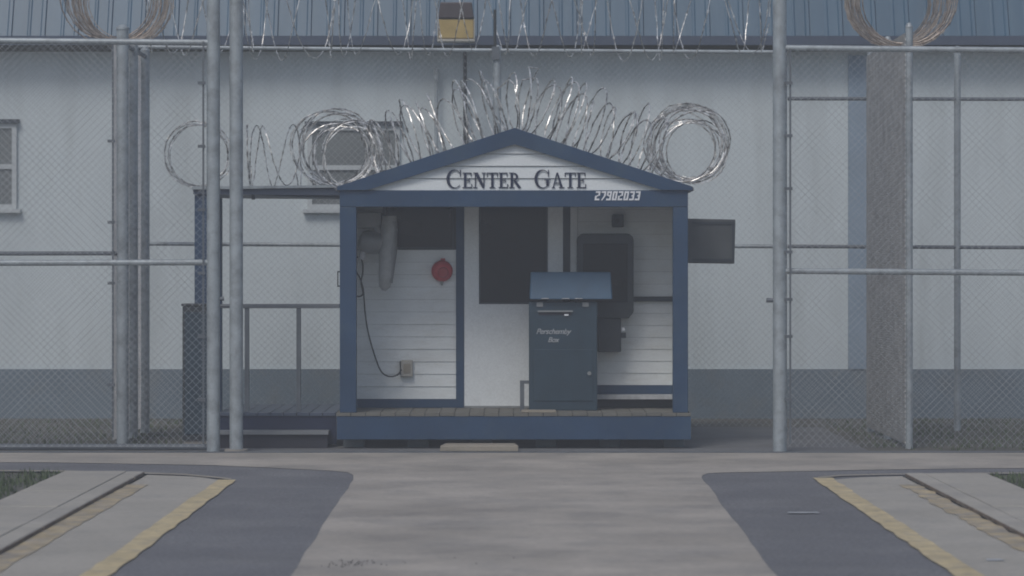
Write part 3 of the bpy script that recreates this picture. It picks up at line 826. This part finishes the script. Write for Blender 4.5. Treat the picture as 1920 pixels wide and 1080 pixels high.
MB().tube([P(734, 415, DLm - .06), P(733, 470, DLm - .06), P(728, 530, DLm - .055)], [.06, .066, .045], 10).build('rib', 'grey_metal', hh, smooth=True)
# the cable from the lamp, looping down to the outlet
def smooth_path(pts, n=7):
    out = []
    for i in range(len(pts) - 1):
        p0, p1, p2, p3 = pts[max(i - 1, 0)], pts[i], pts[i + 1], pts[min(i + 2, len(pts) - 1)]
        for k in range(n):
            t = k / n
            out.append(tuple(.5 * ((2 * p1[j]) + (-p0[j] + p2[j]) * t + (2 * p0[j] - 5 * p1[j] + 4 * p2[j] - p3[j]) * t * t + (-p0[j] + 3 * p1[j] - 3 * p2[j] + p3[j]) * t ** 3) for j in range(2)))
    out.append(pts[-1])
    return out
DCa = 30.3
cb = MB()
cpx = smooth_path([(680, 484), (675, 482), (667, 483), (665, 490), (668, 508), (675, 522), (680, 538), (682, 552), (684, 580), (688, 612), (695, 642), (703, 668), (712, 692), (722, 703), (735, 706), (746, 702), (753, 693)])
cb.tube([P(a, c, DCa) for a, c in cpx], .0085, 6)
lp = smooth_path([(667, 483), (676, 484), (680, 496), (680, 512), (677, 528), (680, 545), (680, 552), (674, 556), (666, 554), (664, 549)])
cb.tube([P(a, c, DCa - .012) for a, c in lp], .0085, 6)
tag(cb.build('cable', 'cable', smooth=True), 'thin dark cable looping down the left siding to the outlet', 'cable')
ol = thing('outlet_box', 'small beige outlet box low on the left siding', 'outlet', P(762, 706, DIn - .03))
MB().box(X(752, DIn), X(774, DIn), DIn - .06, DIn - .001, Z(706, DIn), Z(675, DIn)).build('case', 'outlet', ol, bevel=.01)
MB().box(X(750, DIn), X(752, DIn) - .001, DIn - .06, DIn - .002, Z(702, DIn), Z(677, DIn)).build('side_plate', 'cable', ol)
MB().box(X(757, DIn), X(770, DIn), DIn - .068, DIn - .061, Z(699, DIn), Z(682, DIn)).build('cover', 'beige', ol, bevel=.003)
# the red alarm bell
c0 = P(829, 508, DIn)
be = thing('alarm_bell', 'round red alarm bell on the white siding beside the door', 'bell', (c0.x, DIn, c0.z - .12))
ys = [(.0, .106), (-.02, .108), (-.05, .100), (-.075, .078), (-.088, .045), (-.092, .003)]
MB().tube([(c0.x, DIn - .012 + a, c0.z) for a, _ in ys], [r for _, r in ys], 24).build('gong', 'red', be, smooth=True)
MB().tube([(c0.x + .012, DIn - .10, c0.z - .015), (c0.x + .012, DIn - .118, c0.z - .015)], [.055, .045], 16).build('hub', 'red_hub', be, smooth=True)
MB().tube([(c0.x, DIn - .03, c0.z - .10), (c0.x - .004, DIn - .03, c0.z - .145)], [.02, .008], 8).build('striker', 'grey_metal', be)
MB().box(c0.x - .015, c0.x + .03, DIn - .03, DIn - .001, c0.z + .1, c0.z + .125).build('bracket', 'red', be)

# box on the booth's right side
DS = 30.0
sd = thing('side_box', 'dark rectangular box sticking out from the right side of the booth', 'box', P(1335, 494, DS + .2))
MB().add([(xR1 - .011, DS, Z(493, DS)), (X(1377, DS), DS, Z(494.5, DS)), (X(1379, DS), DS, Z(411.5, DS)), (xR1 - .011, DS, Z(409.5, DS)),
          (xR1 - .011, DS + .42, Z(493, DS)), (X(1377, DS), DS + .42, Z(494.5, DS)), (X(1379, DS), DS + .42, Z(411.5, DS)), (xR1 - .011, DS + .42, Z(409.5, DS))],
         [(0, 1, 2, 3), (4, 7, 6, 5), (0, 4, 5, 1), (1, 5, 6, 2), (2, 6, 7, 3), (3, 7, 4, 0)]).build('case', 'sidebox', sd, bevel=.008)
MB().box(X(1372, DS), X(1376, DS), DS - .012, DS - .001, Z(489, DS), Z(416, DS)).box(X(1298, DS), X(1371.5, DS), DS - .012, DS - .001, Z(420, DS), Z(416, DS)).box(X(1298, DS), X(1371.5, DS), DS - .012, DS - .001, Z(489, DS), Z(485, DS)).build('front_trim', 'dark_trim', sd)
# tan mat at the foot of the drop box, pale step board before the platform
mt = MB().box(X(978, 29.5), X(1042, 29.5), 29.33, 29.70, fz + .003, fz + .014)
tag(mt.build('door_mat', 'beige'), 'thin tan mat on the platform at the foot of the drop box', 'mat')
st = MB().sheet([(X(826, 29.0), 28.86), (X(972, 29.0), 28.86), (X(966, 29.0), 29.27), (X(834, 29.0), 29.27)], .062, .056)
tag(st.build('step_board', 'beige', bevel=.008), 'pale beige step board on the ground before the booth platform', 'step')

# ------------------------------------------------------------------ side canopy, landing and cabinet at the left
cp = thing('side_canopy', 'low flat canopy roof on a dark blue post left of the booth', 'canopy', (X(376, DC), DC, 0))
cx0, cx1 = X(362, DC), xL0 - .03
MB().prism([(cx0, Z(364, DC)), (cx1, Z(366, DC)), (cx1, Z(352, DC)), (cx0, Z(356, DC))], DC, DC + 1.7).build('roof_slab', 'gutter', cp)
MB().prism([(cx0 - .01, Z(355.5, DC)), (cx1, Z(351.5, DC)), (cx1, Z(347, DC)), (cx0 - .01, Z(350, DC))], DC - .03, DC + 1.72).build('roof_sheet', 'galv', cp)
MB().prism([(X(470, DC), Z(365.3, DC)), (cx1, Z(372, DC)), (cx1, Z(366.5, DC)), (X(470, DC), Z(364.7, DC))], DC + .02, DC + .08).build('brace', 'dark_trim', cp)
MB().box(X(364, DC), X(388, DC), DC + .03, DC + .16, 0, Z(364, DC) - .004).build('post', 'blue_paint', cp, bevel=.006)
MB().box(X(364, DC), X(388, DC), DC + 1.5, DC + 1.62, 0, Z(364, DC) - .004).build('post', 'blue_paint', cp, bevel=.006)
MB().box(X(471, DC), X(477, DC), DC + .03, DC + .08, Z(374, DC), Z(365, DC) - .002).build('hook', 'cable', cp)

ld = thing('landing', 'dark wooden landing with handrail and low step left of the booth', 'landing', (X(530, DC), DC, 0))
lx0, lx1 = X(416, DC), xL0 - .05
n = 9; bw = (lx1 - lx0) / n
brd = MB().box(lx0, lx0 + bw - .008, 29.62, 31.6, .31, .338).build('deck_board', 'gutter', ld)
for i in range(1, n): share(brd, ld, dx=i * bw)
MB().box(lx0, lx1, 29.64, 29.67, .03, .308).build('riser', 'navy', ld)
MB().box(lx0 + .01, lx1 - .06, 29.36, 29.63, .14, .172).build('step', 'soffit', ld)
MB().box(lx0 + .02, lx1 - .07, 29.39, 29.42, .0, .138).build('step_riser', 'under', ld)
for px in (463, 560):
    MB().box(X(px - 4, 29.8), X(px + 4, 29.8), 29.78, 29.83, .339, Z(577, 29.8) - .001).build('handrail_post', 'galv_dark', ld)
MB().box(X(414, 29.8), X(637, 29.8), 29.77, 29.84, Z(578, 29.8), Z(570, 29.8)).build('handrail', 'galv_dark', ld, bevel=.006)

ub = thing('utility_cabinet', 'narrow dark utility cabinet standing behind the left fence post', 'cabinet', (X(372, 30.3), 30.3, 0))
ux0, ux1 = X(345, 29.9), X(402, 29.9)
MB().box(ux0, ux1, 29.75, 29.97, .06, Z(574, 29.9)).build('case', 'cabinet', ub, bevel=.01)
MB().box(ux0 - .012, ux1 + .012, 29.74, 29.98, Z(574, 29.9) + .001, Z(569, 29.9)).build('lid', 'cabinet', ub, bevel=.008)
MB().box(ux0 + .02, ux1 - .02, 29.77, 29.96, 0, .059).build('plinth', 'concrete', ub)
MB().box(ux0 + .025, ux1 - .025, 29.737, 29.749, .12, Z(585, 29.9)).build('door', 'box_body', ub, bevel=.004)

# ------------------------------------------------------------------ added even haze, standing in for the veil of an out-of-focus near fence
hm = bpy.data.materials.new('haze')
hm.use_nodes = True
hn, hl = hm.node_tree.nodes, hm.node_tree.links
hn.clear()
ho = hn.new('ShaderNodeOutputMaterial')
hv = hn.new('ShaderNodeVolumePrincipled')
hv.inputs['Color'].default_value = (.93, .94, .96, 1)
hv.inputs['Density'].default_value = HAZE
hv.inputs['Anisotropy'].default_value = 0.0
hl.new(hv.outputs[0], ho.inputs['Volume'])
M['haze'] = hm
hz = MB().box(-720, 720, -320, 1420, -1.0, 7.6).build('haze', 'haze', origin=(0, 0, -1))
struct(tag(hz, 'thin even haze added over the whole yard for the veil of an out-of-focus near fence', 'haze'), 'stuff')
